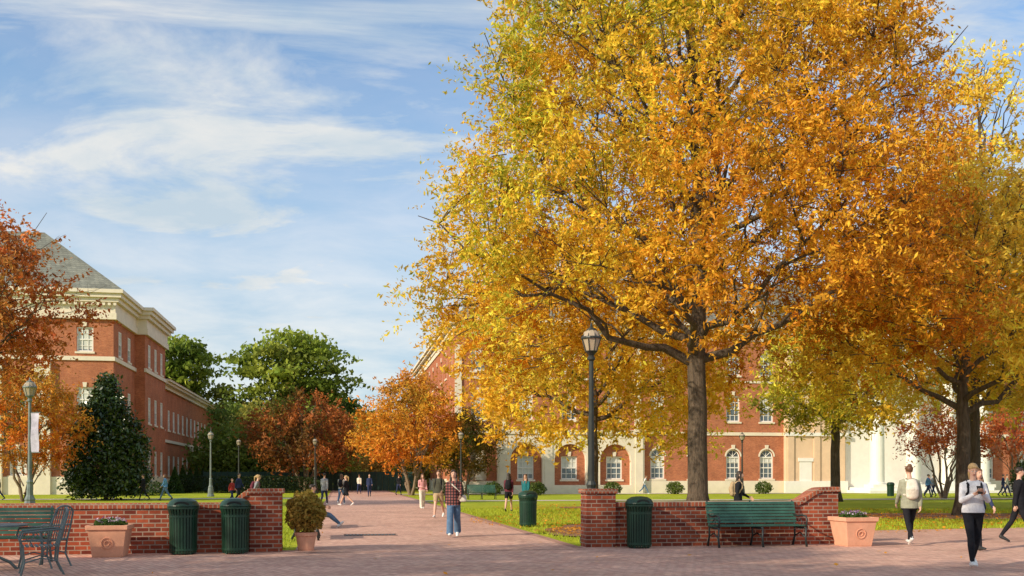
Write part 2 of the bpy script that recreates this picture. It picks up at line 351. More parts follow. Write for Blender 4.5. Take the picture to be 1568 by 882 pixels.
# ---------------------------------------------------------------- ground
def sheet(name,pts,z,mat):
    mb=MB(); mb.add([(p[0],p[1],z) for p in pts],[tuple(range(len(pts)))]); return mb.obj(name,[mat])
sheet('lawn_ground',[(-1500,-400),(1500,-400),(1500,2500),(-1500,2500)],0,LAWN)
WA=RAD(11); E=Vector((math.cos(WA),math.sin(WA))); NN=Vector((-math.sin(WA),math.cos(WA))); W0=Vector((-4.6,19.9))
def W(q,n=0): p=W0+E*q-NN*n; return (p.x,p.y)
K=-.173
def pl(d): return (-4.35+K*(d-19.9),d)
def pr_(d): return (1.45+K*(d-21.1),d)
sheet('brick_plaza',[(-70,-30),(70,-30),(70,36),(30,31.5),(15,29.3),(9.6,27.6),W(12.35,-.3),W(6.2,-.3),W(0.2,-.3),W(-66,-.3)],.006,PAV)
sheet('brick_path',[pl(19.5),pr_(20.5),pr_(140),pl(140)],.011,PAV)
GA=RAD(9.8)
mb=MB()
for fn,s in ((pl,-.0),(pr_,-.21)):
    a=fn(20.8);b=fn(140); mb.add([(a[0]+s,a[1],.016),(a[0]+s+.21,a[1],.016),(b[0]+s+.21,b[1],.016),(b[0]+s,b[1],.016)],[(0,1,2,3)])
mb.obj('path_edging',[PAV2])
mb=MB()
for i in range(14): mb.box(-.62+i*.09,-.62+i*.09+.045,-.22,.22,0,.012)
mb.box(-.68,.66,-.27,-.225,0,.014); mb.box(-.68,.66,.225,.27,0,.014)
mb.obj('drain_grate',[IRON],None,(-3.6,25.4,.012),WA)
sheet('concrete_path',[(pr_(60)[0]-.02,60),(75,73),(75,75.2),(pr_(62)[0],62)],.02,CONC)
sheet('cross_path',[(pr_(83)[0],83.2),(80,97),(80,99.5),(pr_(86)[0],86)],.02,CONC)
sheet('left_concrete_path',[(pl(68)[0]+.02,68),(pl(70)[0],70),(-80,57),(-80,55)],.02,CONC)
def blob(name,x,y,rx,ry,z,mat,seed):
    R=random.Random(seed); ps=[]
    for i in range(40):
        a=6.283*i/40; k=1+.10*math.sin(3*a+seed)+.05*math.sin(7*a)+R.uniform(-.03,.03); ps.append((x+rx*k*math.cos(a),y+ry*k*math.sin(a)))
    return sheet(name,ps,z,mat)
blob('mulch_bed',6.2,34,3.2,3.2,.024,SOIL,1); blob('mulch_bed',18.5,37.5,8.0,2.8,.024,SOIL,2); blob('mulch_bed',2.6,27.5,1.7,3.4,.028,SOIL,3); blob('mulch_bed',4.6,48,2.2,2.2,.024,SOIL,4)
rng=np.random.default_rng(5); pts=[]
for cx,cy,r,n in((7,34,8.5,5000),(17,38,8,4200),(2.6,27,2,1300),(5,48,6,1500),(0,20,9,60)):
    a=rng.random(n)*6.28; q=r*np.sqrt(rng.random(n)); pts.append(np.stack([cx+q*np.cos(a),cy+q*np.sin(a),np.full(n,.045)],1))
P=np.concatenate(pts); leafmesh('fallen_leaves',P,np.full(len(P),.09),palette([DOR,ORG,(.5,.3,.08)])(P,0,rng),rng,LEAF,None,.5,0,True)
n=90000; X=rng.uniform(-22,24,n); Y=rng.uniform(20.5,46,n)
ok=((X<-4.5+K*(Y-19.9))&(Y>20.4+.194*(X+4.6)))|((X>1.6+K*(Y-21.1))&(Y>21.5+.194*(X-1.6))&((X<7.6)|(Y>27.6+.14*(X-9.6)+.5)))
for (bx,by,bx2,by2) in ((6.2,34,3.2,3.2),(18.5,37.5,8,2.8),(2.6,27.5,1.7,3.4)):
    ok&=(((X-bx)/bx2)**2+((Y-by)/by2)**2)>1
X=X[ok];Y=Y[ok]; n=len(X); L=.05+.05*rng.random(n); a=rng.random(n)*6.28; lean=rng.normal(size=(n,2))*.03
wv=np.stack([np.cos(a),np.sin(a),0*a],1)*.012; B=np.stack([X,Y,0*X],1); T=B+np.stack([lean[:,0],lean[:,1],L],1)
V=np.stack([B-wv,B+wv,T+wv*.2,T-wv*.2],1).reshape(-1,3).astype(np.float32)
me=bpy.data.meshes.new('grass_blades'); me.vertices.add(4*n); me.vertices.foreach_set('co',V.ravel()); me.loops.add(4*n); me.loops.foreach_set('vertex_index',np.arange(4*n,dtype=np.int32)); me.polygons.add(n); me.polygons.foreach_set('loop_start',np.arange(0,4*n,4,dtype=np.int32))
at=me.attributes.new('tint','FLOAT_COLOR','POINT'); cc=np.ones((n,4),np.float32); cc[:,:3]=np.array([.44,.50,.04])*(.6+.7*rng.random((n,1))); at.data.foreach_set('color',np.repeat(cc,4,axis=0).ravel())
me.materials.append(LEAF); me.update(calc_edges=True); o=bpy.data.objects.new('grass_blades',me); sc.collection.objects.link(o)
# ---------------------------------------------------------------- garden walls
def gwall(name,segs):
    par=empty(name,(W0.x,W0.y,0),WA); mb=MB(); th=.36
    for (q0,z0),(q1,z1) in zip(segs[:-1],segs[1:]):
        mb.add([(q0,0,0),(q1,0,0),(q1,0,z1),(q0,0,z0),(q0,th,0),(q1,th,0),(q1,th,z1),(q0,th,z0)],[(0,1,2,3),(5,4,7,6),(3,2,6,7)])
    a,b=segs[0],segs[-1]
    mb.add([(a[0],0,0),(a[0],0,a[1]),(a[0],th,a[1]),(a[0],th,0)],[(0,1,2,3)]); mb.add([(b[0],0,0),(b[0],th,0),(b[0],th,b[1]),(b[0],0,b[1])],[(0,1,2,3)])
    mb.obj('wall_body',[BRN],par)
    mb=MB(); c=.105; o=.035
    vs=[];fs=[]
    for i,(q,z) in enumerate(segs):
        qq=q+(-o if i==0 else o if i==len(segs)-1 else 0)
        vs+=[(qq,-o,z+.002),(qq,-o,z+c-.012),(qq,-o+.012,z+c),(qq,th+o-.012,z+c),(qq,th+o,z+c-.012),(qq,th+o,z+.002)]
    for i in range(len(segs)-1):
        for k in range(6): fs.append((i*6+k,(i+1)*6+k,(i+1)*6+(k+1)%6,i*6+(k+1)%6))
    n=len(segs)-1; fs.append((0,1,2,3,4,5)); fs.append(tuple(n*6+k for k in (5,4,3,2,1,0)))
    mb.add(vs,fs); mb.obj('coping',[COP],par)
    mb=MB(); mb.box(segs[0][0]+.004,segs[-1][0]-.004,-.025,th+.025,0,.16); mb.obj('footing_course',[BRN],par)
    return par
def pillar(par,q0,q1,h):
    mb=MB(); mb.box(q0,q1,-.06,.42,0,h); mb.obj('pillar',[BRN],par)
    mb=MB(); mb.box(q0-.045,q1+.045,-.105,.465,h+.002,h+.10); mb.obj('pillar_cap',[COP],par,bevel=.012)
zl=.88
def ramp_(q0,q1,z0,z1,n=8): return [(q0+(q1-q0)*i/n, z0+(z1-z0)*(1-math.cos(math.pi*i/n))/2) for i in range(1,n+1)]
g=gwall('brick_garden_wall',[(-26,zl),(-1.05,zl)]+ramp_(-1.05,-.62,zl,zl+.26)); pillar(g,-.62,0,zl+.28)
g=gwall('brick_garden_wall',[(6.9,zl-.02),(11.05,zl-.02)]+ramp_(11.05,11.75,zl-.02,zl+.28)+[(12.1,zl+.29)]); pillar(g,6.28,6.92,zl+.26)
# ---------------------------------------------------------------- architecture helpers
def arcpts(xc,w,zs,n=12): return [(xc-w/2*math.cos(math.pi*i/n),zs+w/2*math.sin(math.pi*i/n)) for i in range(n+1)]
def wall(mb,x0,x1,z0,z1,ops,y=0,depth=.28,mi=0,rmi=None):
    rmi=mi if rmi is None else rmi
    xs=sorted({x0,x1,*[o[0]-o[1]/2 for o in ops],*[o[0]+o[1]/2 for o in ops]}); zs=sorted({z0,z1,*[o[2] for o in ops],*[o[2]+o[3] for o in ops]})
    for a,b in zip(xs[:-1],xs[1:]):
        for c,d in zip(zs[:-1],zs[1:]):
            mxx,mz=(a+b)/2,(c+d)/2
            if any(abs(mxx-o[0])<o[1]/2 and o[2]<mz<o[2]+o[3] for o in ops): continue
            mb.add([(a,y,c),(b,y,c),(b,y,d),(a,y,d)],[(0,1,2,3)],mi)
    for xc,w_,zb,h,arch in ops:
        l,r=xc-w_/2,xc+w_/2; D=y+depth
        if arch:
            zsp=zb+h-w_/2; ap=arcpts(xc,w_,zsp); path=[(l,zb)]+ap+[(r,zb)]
            half=len(ap)//2
            for i in range(half): mb.add([(l,y,zb+h),(ap[i][0],y,ap[i][1]),(ap[i+1][0],y,ap[i+1][1])],[(0,1,2)],mi)
            for i in range(half,len(ap)-1): mb.add([(r,y,zb+h),(ap[i][0],y,ap[i][1]),(ap[i+1][0],y,ap[i+1][1])],[(0,1,2)],mi)
        else: path=[(l,zb),(l,zb+h),(r,zb+h),(r,zb)]
        path=path+[path[0]]
        for p,q in zip(path[:-1],path[1:]): mb.add([(p[0],y,p[1]),(q[0],y,q[1]),(q[0],D,q[1]),(p[0],D,p[1])],[(0,1,2,3)],rmi)
def window(mb,xc,w_,zb,h,arch,y=0,depth=.2,surround=True,blind=.0,nx=3,nz=4,keystone=True):
    D=y+depth; l,r,t=xc-w_/2,xc+w_/2,zb+h; f=.12
    zt_=t if not arch else t-w_/2
    mb.add([(l,D,zb),(r,D,zb),(r,D,t),(l,D,t)],[(0,1,2,3)],1)
    if blind>0: mb.add([(l+f,D-.012,zt_-(zt_-zb)*blind),(r-f,D-.012,zt_-(zt_-zb)*blind),(r-f,D-.012,zt_-.02),(l+f,D-.012,zt_-.02)],[(0,1,2,3)],2)
    mb.box(l+.003,l+f,D-.09,D-.02,zb+.003,zt_); mb.box(r-f,r-.003,D-.09,D-.02,zb+.003,zt_)
    mb.box(l+f,r-f,D-.09,D-.02,zb+.003,zb+f); mb.box(l+f,r-f,D-.072,D-.022,(zb+zt_)/2-.05,(zb+zt_)/2+.05)
    mb.box(l+f,r-f,D-.093,D-.023,zt_-f,zt_-.003)
    for i in range(1,nx): x=l+w_*i/nx; mb.box(x-.025,x+.025,D-.06,D-.025,zb+f,zt_-f)
    for i in range(1,nz):
        if i*2==nz: continue
        z=zb+(zt_-zb)*i/nz; mb.box(l+f,r-f,D-.055,D-.028,z-.022,z+.022)
    if arch:
        ap=arcpts(xc,w_-.12,zt_)
        mb.tube([(p[0],D-.045,p[1]) for p in ap],[.055]*len(ap),4)
        for a in (45,90,135): mb.tube([(xc,D-.04,zt_),(xc-(w_/2-.06)*math.cos(RAD(a)),D-.04,zt_+(w_/2-.06)*math.sin(RAD(a)))],[.025]*2,4)
    if surround:
        mb.box(l-.12,r+.12,y-.09,y+.1,zb-.16,zb-.002,3)
        if arch:
            o_=arcpts(xc,w_+.28,zt_); i_=arcpts(xc,w_+.02,zt_)
            for i in range(len(o_)-1):
                mb.add([(i_[i][0],y-.04,i_[i][1]),(i_[i+1][0],y-.04,i_[i+1][1]),(o_[i+1][0],y-.04,o_[i+1][1]),(o_[i][0],y-.04,o_[i][1]),
                        (i_[i][0],y+.01,i_[i][1]),(i_[i+1][0],y+.01,i_[i+1][1]),(o_[i+1][0],y+.01,o_[i+1][1]),(o_[i][0],y+.01,o_[i][1])],[(0,1,2,3),(0,1,5,4),(3,2,6,7)],3)
        if keystone: mb.add([(xc-.12,y-.085,t+.0),(xc+.12,y-.085,t+.0),(xc+.18,y-.085,t+.4),(xc-.18,y-.085,t+.4),(xc-.12,y+.02,t),(xc+.12,y+.02,t),(xc+.18,y+.02,t+.4),(xc-.18,y+.02,t+.4)],[(0,1,2,3),(0,1,5,4),(3,2,6,7),(1,2,6,5),(0,3,7,4)],3)
WM=[WHITE,GLASSW,BLIND,STONE]
def hiproof(mb,x0,x1,y0,y1,z,h,inset):
    i=inset; mb.add([(x0,y0,z),(x1,y0,z),(x1,y1,z),(x0,y1,z),(x0+i,y0+i,z+h),(x1-i,y0+i,z+h),(x1-i,y1-i,z+h),(x0+i,y1-i,z+h)],[(0,1,5,4),(1,2,6,5),(2,3,7,6),(3,0,4,7),(4,5,6,7),(3,2,1,0)])
def cornice(mb,x0,x1,y0,y1,zt,sizes,mi=0):
    z=zt
    for hgt,o in sizes: mb.box(x0-o,x1+o,y0-o,y1+o,z-hgt-.004,z,mi); z-=hgt
def dentils(mb,x0,x1,y,z,mi=0,step=.45):
    x=x0
    while x<x1: mb.box(x,x+step*.5,y-.22,y,z,z+.22,mi); x+=step
RM90=Matrix.Rotation(math.pi/2,4,'Z')
# ---------------------------------------------------------------- central brick building
rb=random.Random(3)
B=empty('brick_academic_building',(-5,88,0),GA)
Hc=14.6; LX=84; LY=46
wm=MB(); wn=MB(); st=MB(); rf=MB(); pt=MB()
xs2=[2.07,6.3,10.3,14.5,18.6,22.2,25.9,29.2]; far=[52+4.2*i for i in range(7)]
ops=[]
for x in [22.2,25.9,29.2,18.6]+far: ops.append((x,1.35,1.3,2.75,True))
for x in (6.3,10.3,14.5): ops.append((x,1.5,1.25,2.1,False))
ops.append((2.07,1.5,1.15,3.0,True))
for x in xs2+far: ops.append((x,1.35,6.6,2.4,False)); ops.append((x,1.35,10.9,2.1,False))
wall(wm,0,LX,0,Hc,ops)
for x,w_,zb,h,a in ops:
    if x==2.07 and a:
        wn.add([(x-.75,.27,zb),(x+.75,.27,zb),(x+.75,.27,zb+3),(x-.75,.27,zb+3)],[(0,1,2,3)],3); continue
    window(wn,x,w_,zb,h,a,blind=rb.choice([0,.45,.5,.75,.3]),depth=.22)
wm.T=Matrix.Translation((0,LY,0))@Matrix.Rotation(-math.pi/2,4,'Z'); wn.T=wm.T
ops=[]
for i in range(10):
    for zb,h in((1.3,2.6),(6.6,2.4),(10.9,2.1)): ops.append((3+4.4*i,1.35,zb,h,False))
wall(wm,0,LY,0,Hc,ops)
for o_ in ops: window(wn,*o_,blind=rb.choice([0,.5]),depth=.22)
wm.T=wn.T=Matrix.Identity(4)
wn.lathe([(.32,0),(.3,.3),(.16,.5),(.2,1.0),(.26,1.5),(.1,1.7),(.14,1.85),(.02,2.05)],10,3,(2.07,.12,1.2))
for a,b in((0,3.7),(17.2,30.9),(50,LX)): st.box(a,b,-.10,.05,0,1.12)
st.box(-.12,0.0,-.10,LY,0,1.12)
st.box(-.10,30.9,-.09,.04,5.32,5.62); st.box(50,LX,-.09,.04,5.32,5.62); st.box(-.09,-.002,.0,LY,5.32,5.62)
st.box(0,30.9,-.07,.04,10.2,10.4)
wall(st,3.7,17.2,0,5.3,[(6.3,2.9,.75,3.7,True),(10.3,2.9,.75,3.7,True),(14.5,2.9,.75,3.7,True)],y=-.5,depth=.5)
st.add([(3.7,-.5,0),(3.7,0,0),(3.7,0,5.3),(3.7,-.5,5.3)],[(0,1,2,3)]); st.add([(17.2,-.5,0),(17.2,0,0),(17.2,0,5.3),(17.2,-.5,5.3)],[(0,1,2,3)])
st.box(3.6,17.3,-.62,-.095,5.302,5.7)
for x in (4.2,8.3,12.4,16.7): st.box(x-.35,x+.35,-.57,-.49,.0,5.1)
for x in (4.2,16.7,0.25): st.box(x-.3,x+.3,-.12,.05,5.72,13.2)
pt.box(30.9,36.8,-.6,3,0,Hc-1.2,0)
for x in (31.3,33.9,36.4): pt.box(x-.3,x+.3,-.72,-.59,0,Hc-1.4,0)
pt.box(32.2,33.4,-.64,-.58,0,2.9,1); pt.box(32.05,33.55,-.70,-.62,2.92,3.25,1)
pt.box(30.7,37.0,-.8,-.55,5.3,5.62,1); pt.box(30.7,37.0,-.75,-.55,0,1.1,1)
pt.box(36.8,50,-.3,2,0,Hc,1); pt.box(37.2,49.6,-4.4,-.3,0,.5,1); pt.box(36.9,49.9,-4.9,-.3,0,.25,1)
for x in (38.4,42.0,45.6,49.0):
    pt.box(x-.85,x+.85,-4.3,-2.6,.5,.8,1)
    pt.lathe([(.78,.8),(.78,.95),(.66,1.0),(.64,4),(.60,7.5),(.54,10.4),(.60,10.5),(.72,10.8),(.74,11)],24,1,(x,-3.45,0))
for x in (40.2,43.8,47.3): pt.box(x-.65,x+.65,-.36,-.29,.55,3.6,0)
pt.box(37.2,49.9,-4.25,-.3,11,12.6,1); pt.box(36.9,50.2,-4.6,-.3,12.6,13.1,1)
pt.add([(36.9,-4.5,13.1),(50.2,-4.5,13.1),(43.5,-4.5,16.4),(36.9,2,13.1),(50.2,2,13.1),(43.5,2,16.4)],[(0,1,2),(0,2,5,3),(1,4,5,2)],1)
cornice(st,0,LX,0,LY,Hc+.9,[(.25,.75),(.25,.55),(.4,.2),(.5,.1)])
dentils(st,0,36,-.2,Hc+.1)
hiproof(rf,-.5,LX+.5,-.5,LY+.5,Hc+.9,5.2,6.5)
for x in (6.3,14.5,22.2,29.2):
    wn.box(x-.9,x+.9,1.2,4,Hc+1.0,Hc+3.0,0); wn.box(x-.55,x+.55,1.17,1.22,Hc+1.3,Hc+2.7,1)
    rf.add([(x-1.1,1.0,Hc+3.0),(x+1.1,1.0,Hc+3.0),(x,1.0,Hc+3.9),(x-1.1,5,Hc+3.0),(x+1.1,5,Hc+3.0),(x,5.6,Hc+3.9)],[(0,1,2),(0,2,5,3),(1,4,5,2)])
for x in (12,27): wm.box(x-.8,x+.8,6,7.6,Hc+4,Hc+8.5)
wm.add([(LX,0,0),(LX,LY,0),(LX,LY,Hc),(LX,0,Hc)],[(0,1,2,3)]); wm.add([(LX,LY,0),(0,LY,0),(0,LY,Hc),(LX,LY,Hc)],[(0,1,2,3)])
wm.obj('brick_walls',[BR],B); wn.obj('windows',WM,B); st.obj('stone_trim_and_arcade',[STONE],B); rf.obj('slate_roof',[SLATE],B); pt.obj('portico_and_pavilion',[TAN,WHITE],B)
# ---------------------------------------------------------------- left brick building
B=empty('brick_hall_building',(-33.9,84.7,0),GA)
wm=MB(); wn=MB(); st=MB(); rf=MB(); Hl=15.0
fx=[-2.3,-7.6,-12.5,-17.5,-22.5]
ops=[(x,1.35,zb,h,False) for x in fx for zb,h in((1.6,2.2),(7.0,2.1),(12.1,2.1))]
wall(wm,-26,0,0,Hl,ops)
for o_ in ops: window(wn,*o_,blind=rb.choice([.5,.9,.7]))
for x in (-5.6,-9.4,-14.9,-20): st.box(x-.62,x+.62,-.35,.05,0,11.3)
st.box(-26,0.12,-.12,.05,0,1.5); st.box(-26,.14,-.14,.05,11.35,11.7)
def side(y0,y1,xo,zt_,wins,zz):
    T=Matrix.Translation((xo,0,0))@RM90; wm.T=T; wn.T=T
    ops=[(x,1.3,zb,h,False) for x in wins for zb,h in zz]
    wall(wm,y0,y1,0,zt_,ops,depth=.18)
    for o_ in ops: window(wn,*o_,blind=rb.choice([.5,.9,.7]),keystone=False,depth=.12)
    wm.T=wn.T=Matrix.Identity(4)
Z3=((1.6,2.4),(6.6,2.5),(11.95,2.2))
BX=.9
side(0,9,0,Hl,[2.6,6.4],Z3); side(9,20,BX,Hl,[11.2,14.5,17.8],Z3)
wm.add([(0,9,0),(BX,9,0),(BX,9,Hl),(0,9,Hl)],[(0,1,2,3)]); wm.add([(BX,20,0),(-26,20,0),(-26,20,Hl),(BX,20,Hl)],[(0,1,2,3)])
for y0,y1,xo in((0,9,0),(9,20,BX)):
    st.box(xo-.05,xo+.12,y0-(.12 if xo else 0),y1,0,1.5); st.box(xo-.05,xo+.14,y0-(.14 if xo else 0),y1,11.35,11.7)
for hgt,o,zt_ in((.3,.95,17.3),(.35,.75,17.0),(.35,.5,16.65),(.9,.2,16.3),(.55,.3,15.4)):
    st.box(-26-o,o,-o,20,zt_-hgt-.004,zt_); st.box(0,BX+o,9-o,20.003+o,zt_-hgt-.006,zt_-.002)
dentils(st,-26,0.2,-.3,16.0)
hiproof(rf,-27,.9,-.9,21,17.3,6.5,8.5)
side(20,66,.4,11.0,[22+3.3*i for i in range(13)],((1.6,2.2),(6.6,2.2)))
st.box(.35,.52,20,66,0,1.3); st.box(.35,.55,20,66,5.2,5.5)
for hgt,o,zt_ in((.25,1.0,11.8),(.25,.75,11.55),(.4,.3,11.3)): st.box(-14,.4+o,20.01,66+o,zt_-hgt-.004,zt_)
rf.add([(1.5,19.9,11.8),(1.5,67,11.8),(-6.5,67,15.2),(-6.5,19.9,15.2),(-14,67,11.8),(-14,19.9,11.8)],[(0,1,2,3),(3,2,4,5),(1,4,2)])
wm.add([(.4,66,0),(-14,66,0),(-14,66,11),(.4,66,11)],[(0,1,2,3)])
st.box(.5,4.5,40,48,4.6,5.2)
for y_ in (40.5,47.5): st.box(3.7,4.1,y_-.2,y_+.2,0,4.6)
wm.box(.5,3,41,47,0,4.5)
wm.obj('brick_walls',[BR],B); wn.obj('windows',WM,B); st.obj('stone_trim_and_cornice',[STONE],B); rf.obj('slate_roof',[SLATE],B)
fb=MB()
for i in range(34):
    x=-31+i*.62; fb.box(x,x+.60,99.98,100.02,.08,2.0,1); fb.box(x-.03,x+.0,99.9,99.97,0,2.15,0) if i%4==0 else None
fb.obj('screened_construction_fence',[IRON,FENCE])
# ---------------------------------------------------------------- street lamps
def lamp(x,y,mat=LAMPM,banner=False,name='street_lamp'):
    par=empty(name,(x,y,0)); mb=MB()
    mb.lathe([(.27,0),(.27,.12),(.22,.16),(.20,.55),(.17,.65),(.19,.70),(.12,.85),(.10,1.25),(.12,1.32),(.085,1.4)],20,0,flute=.06)
    mb.lathe([(.075,1.38),(.065,2.6),(.052,4.0),(.05,4.12),(.09,4.16),(.09,4.20),(.06,4.25),(.10,4.30),(.15,4.34)],16,0,flute=.05)
    mb.lathe([(.15,4.34),(.13,4.36)],8,0)
    mb.obj('post',[mat],par,smooth=False)
    mb=MB(); mb.lathe([(.13,4.345),(.215,4.62),(.215,4.66)],8,0); mb.lathe([(.215,4.66),(.17,4.78),(.08,4.84)],12,0); mb.obj('lantern_glass',[LGL],par)
    mb=MB()
    for k in range(8):
        a=2*math.pi*(k+.5)/8; mb.tube([(.135*math.cos(a),.135*math.sin(a),4.34),(.222*math.cos(a),.222*math.sin(a),4.63),(.222*math.cos(a),.222*math.sin(a),4.67),(.09*math.cos(a),.09*math.sin(a),4.85)],[.012]*4,5)
    mb.lathe([(.235,4.62),(.24,4.64),(.235,4.67),(.215,4.675)],16); mb.lathe([(.11,4.82),(.11,4.85),(.05,4.88),(.03,4.90),(.035,4.93),(.005,5.0)],12)
    mb.obj('lantern_frame',[mat],par)
    if banner:
        mb=MB(); mb.tube([(0,0,3.75),(.42,-.1,3.75)],[.015]*2,6); mb.tube([(0,0,2.35),(.42,-.1,2.35)],[.015]*2,6); mb.obj('banner_arms',[mat],par)
        mb=MB(); vs=[];fs=[]
        for i in range(9):
            for j in range(3): vs.append((.06+.15*j,-.05-.03*j+.03*math.sin(i*.9+j),3.73-i*1.36/8))
        for i in range(8):
            for j in range(2): fs.append((i*3+j,i*3+j+1,(i+1)*3+j+1,(i+1)*3+j))
        mb.add(vs,fs); mb.obj('banner',[BANNER],par,smooth=True)
    return par
lamp(1.80,22.6); lamp(-16.95,35,LAMPL,True); lamp(-22.7,75,LAMPL); lamp(-24.7,90); lamp(-3.85,75); lamp(17.8,77); lamp(-18.1,92); lamp(-17.4,88)
# ---------------------------------------------------------------- trash cans
LINER=M('bin_liner_mat',(.01,.015,.014),.8)
def can(x,y,rot=0):
    mb=MB(); n=28
    mb.lathe([(.19,.06),(.21,.07),(.215,.86),(.19,.87)],20,1)
    for k in range(n):
        a=2*math.pi*k/n; c,s_=math.cos(a),math.sin(a); t=Vector((-s_,c,0))*.021
        pr=[(.235,.03),(.245,.10),(.25,.45),(.255,.78),(.285,.90)]
        vs=[]
        for r,z in pr:
            p=Vector((r*c,r*s_,z)); q=Vector(((r+.008)*c,(r+.008)*s_,z)); vs+=[p-t,p+t,q+t,q-t]
        fs=[]
        for i in range(4):
            for j in range(4): fs.append((i*4+j,i*4+(j+1)%4,(i+1)*4+(j+1)%4,(i+1)*4+j))
        mb.add(vs,fs)
    for r,z in((.262,.10),(.268,.74),(.297,.90)): mb.lathe([(r-.012,z-.022),(r,z-.018),(r,z+.018),(r-.012,z+.022)],28)
    for k in range(4): a=math.pi/4+k*math.pi/2; mb.tube([(.2*math.cos(a),.2*math.sin(a),.10),(.22*math.cos(a),.22*math.sin(a),0)],[.022,.026],8)
    mb.lathe([(.29,.925),(.30,.935),(.295,.96),(.25,1.03),(.17,1.075),(.06,1.09)],28)
    mb.tube([(0,-.16,.985),(0,-.275,.975)],[(.14,.06),(.135,.05)],16,1)
    return mb.obj('trash_can',[GREENM,LINER],None,(x,y,0),rot)
for q,n_ in((-1.84,.36),(-.87,.36),(7.33,.40)): x,y=W(q,n_); can(x,y,WA)
can(.48,29.8,.3); can(28.9,76,0)
# ---------------------------------------------------------------- planters
def planter(x,y,rot,s=1.0,seed=0):
    par=empty('terracotta_planter',(x,y,0),rot); mb=MB()
    def sq(h,z): return [(-h,-h,z),(h,-h,z),(h,h,z),(-h,h,z)]
    L=[(.26,0),(.27,.03),(.335,.50),(.335,.505),(.365,.52),(.37,.60),(.33,.60),(.32,.52)]
    vs=[];fs=[]
    for h,z in L: vs+=sq(h*s,z*s)
    for i in range(len(L)-1):
        for k in range(4): fs.append((i*4+k,i*4+(k+1)%4,(i+1)*4+(k+1)%4,(i+1)*4+k))
    fs.append((3,2,1,0)); fs.append(tuple((len(L)-1)*4+k for k in range(4))); mb.add(vs,fs)
    for i in range(16):
        a0,a1=6.283*i/16,6.283*(i+1)/16
        P=lambda a,r:(r*math.cos(a)*s,-(.305*s+.0)-.008+ -(0.02*math.sin(a)*s*.7),(.27+r*math.sin(a))*s)
        mb.tube([P(a0,.10),P(a1,.10)],[.010*s]*2,5)
        mb.tube([P(a0,.045),P(a1,.045)],[.012*s]*2,5)
    mb.obj('pot',[TERRA],par,bevel=.008)
    shrub('flower_leaves',0,0,.52*s,.30,.30,.2,900,.06,[(.05,.10,.02),(.12,.2,.04)],seed,parent=par)
    shrub('flowers',0,0,.62*s,.28,.28,.13,160,.05,[(.30,.06,.35),(.7,.6,.7),(.75,.65,.2)],seed+1,parent=par)
    return par
x,y=W(-3.12,.62); planter(x,y,WA,1.0,3); x,y=W(12.1,.62); planter(x,y,WA,1.05,5)
x,y=-4.17,20.15; par=empty('potted_shrub',(x,y,0)); mb=MB()
mb.lathe([(.15,0),(.16,.04),(.20,.30),(.225,.31),(.23,.38),(.20,.38),(.19,.33)],24); mb.obj('pot',[TERRA],par,smooth=False)
mb=MB(); R_=random.Random(4)
for i in range(16):
    a=i*2.4; r=R_.uniform(.15,.4); mb.tube([(0,0,.33),(r*.5*math.cos(a),r*.5*math.sin(a),.65),(r*math.cos(a),r*math.sin(a),R_.uniform(.8,1.2))],[.012,.008,.004],5)
mb.obj('stems',[BARK],par)
shrub('bush_leaves',0,0,.36,.40,.40,.86,3800,.085,[(.14,.15,.03),(.32,.26,.05),(.45,.27,.06)],9,parent=par)
# ---------------------------------------------------------------- benches
def bench(name,x,y,rot,L=2.0,slat=TEAL,iron=IRON,ns=7,arms=True):
    par=empty(name,(x,y,0),rot); mb=MB(); h=L/2
    for i in range(5): yy=-.22+i*.105; mb.box(-h,h,yy-.043,yy+.043,.43+ .01*abs(i-2),.455+.01*abs(i-2))
    for i in range(ns):
        t=i/(ns-1); z=.53+t*.40; yy=.25+t*.11
        mb.add([(-h,yy-.012,z-.026),(h,yy-.012,z-.026),(h,yy+.012,z-.026),(-h,yy+.012,z-.026),(-h,yy+.0,z+.026),(h,yy+.0,z+.026),(h,yy+.024,z+.026),(-h,yy+.024,z+.026)],
          [(0,3,2,1),(4,5,6,7),(0,1,5,4),(1,2,6,5),(2,3,7,6),(3,0,4,7)])
    mb.obj('seat_and_back_slats',[slat],par)
    mb=MB()
    for xx in ([-h+.04,h-.04] + ([0] if L>1.5 else [])):
        r=.022
        mb.tube([(xx,-.30,0),(xx,-.25,.2),(xx,-.27,.42)],[r*1.2,r,r],8); mb.tube([(xx,.34,0),(xx,.24,.22),(xx,.25,.45),(xx,.39,.98)],[r*1.2,r,r,r*.8],8)
        mb.tube([(xx,-.27,.415),(xx,0,.40),(xx,.25,.42)],[r]*3,8); mb.tube([(xx,-.25,.2),(xx,0,.30),(xx,.24,.22)],[r*.7]*3,6)
        if arms and abs(xx)>.01:
            mb.tube([(xx,-.27,.42),(xx,-.31,.56),(xx,-.27,.66),(xx,-.1,.675),(xx,.1,.65),(xx,.30,.68)],[r*.9]*6,8)
            mb.tube([(xx,-.02,.43),(xx,-.10,.52),(xx,-.02,.60),(xx,.06,.53)],[r*.5]*4,6)
    mb.obj('cast_iron_frame',[iron],par,smooth=True); return par
x,y=W(9.96,.45); bench('park_bench',x,y,WA,2.06,TEAL)
bench('park_bench',-8.95,17.05,WA,1.9,TEAL,GREYM)
bench('park_bench',-4.95,24.0,RAD(90+10),1.7,IRON,IRON); bench('park_bench',-5.85,29.0,RAD(90+10),1.9,IRON,IRON)
bench('park_bench',-2.0,66,GA,1.9,TEAL)
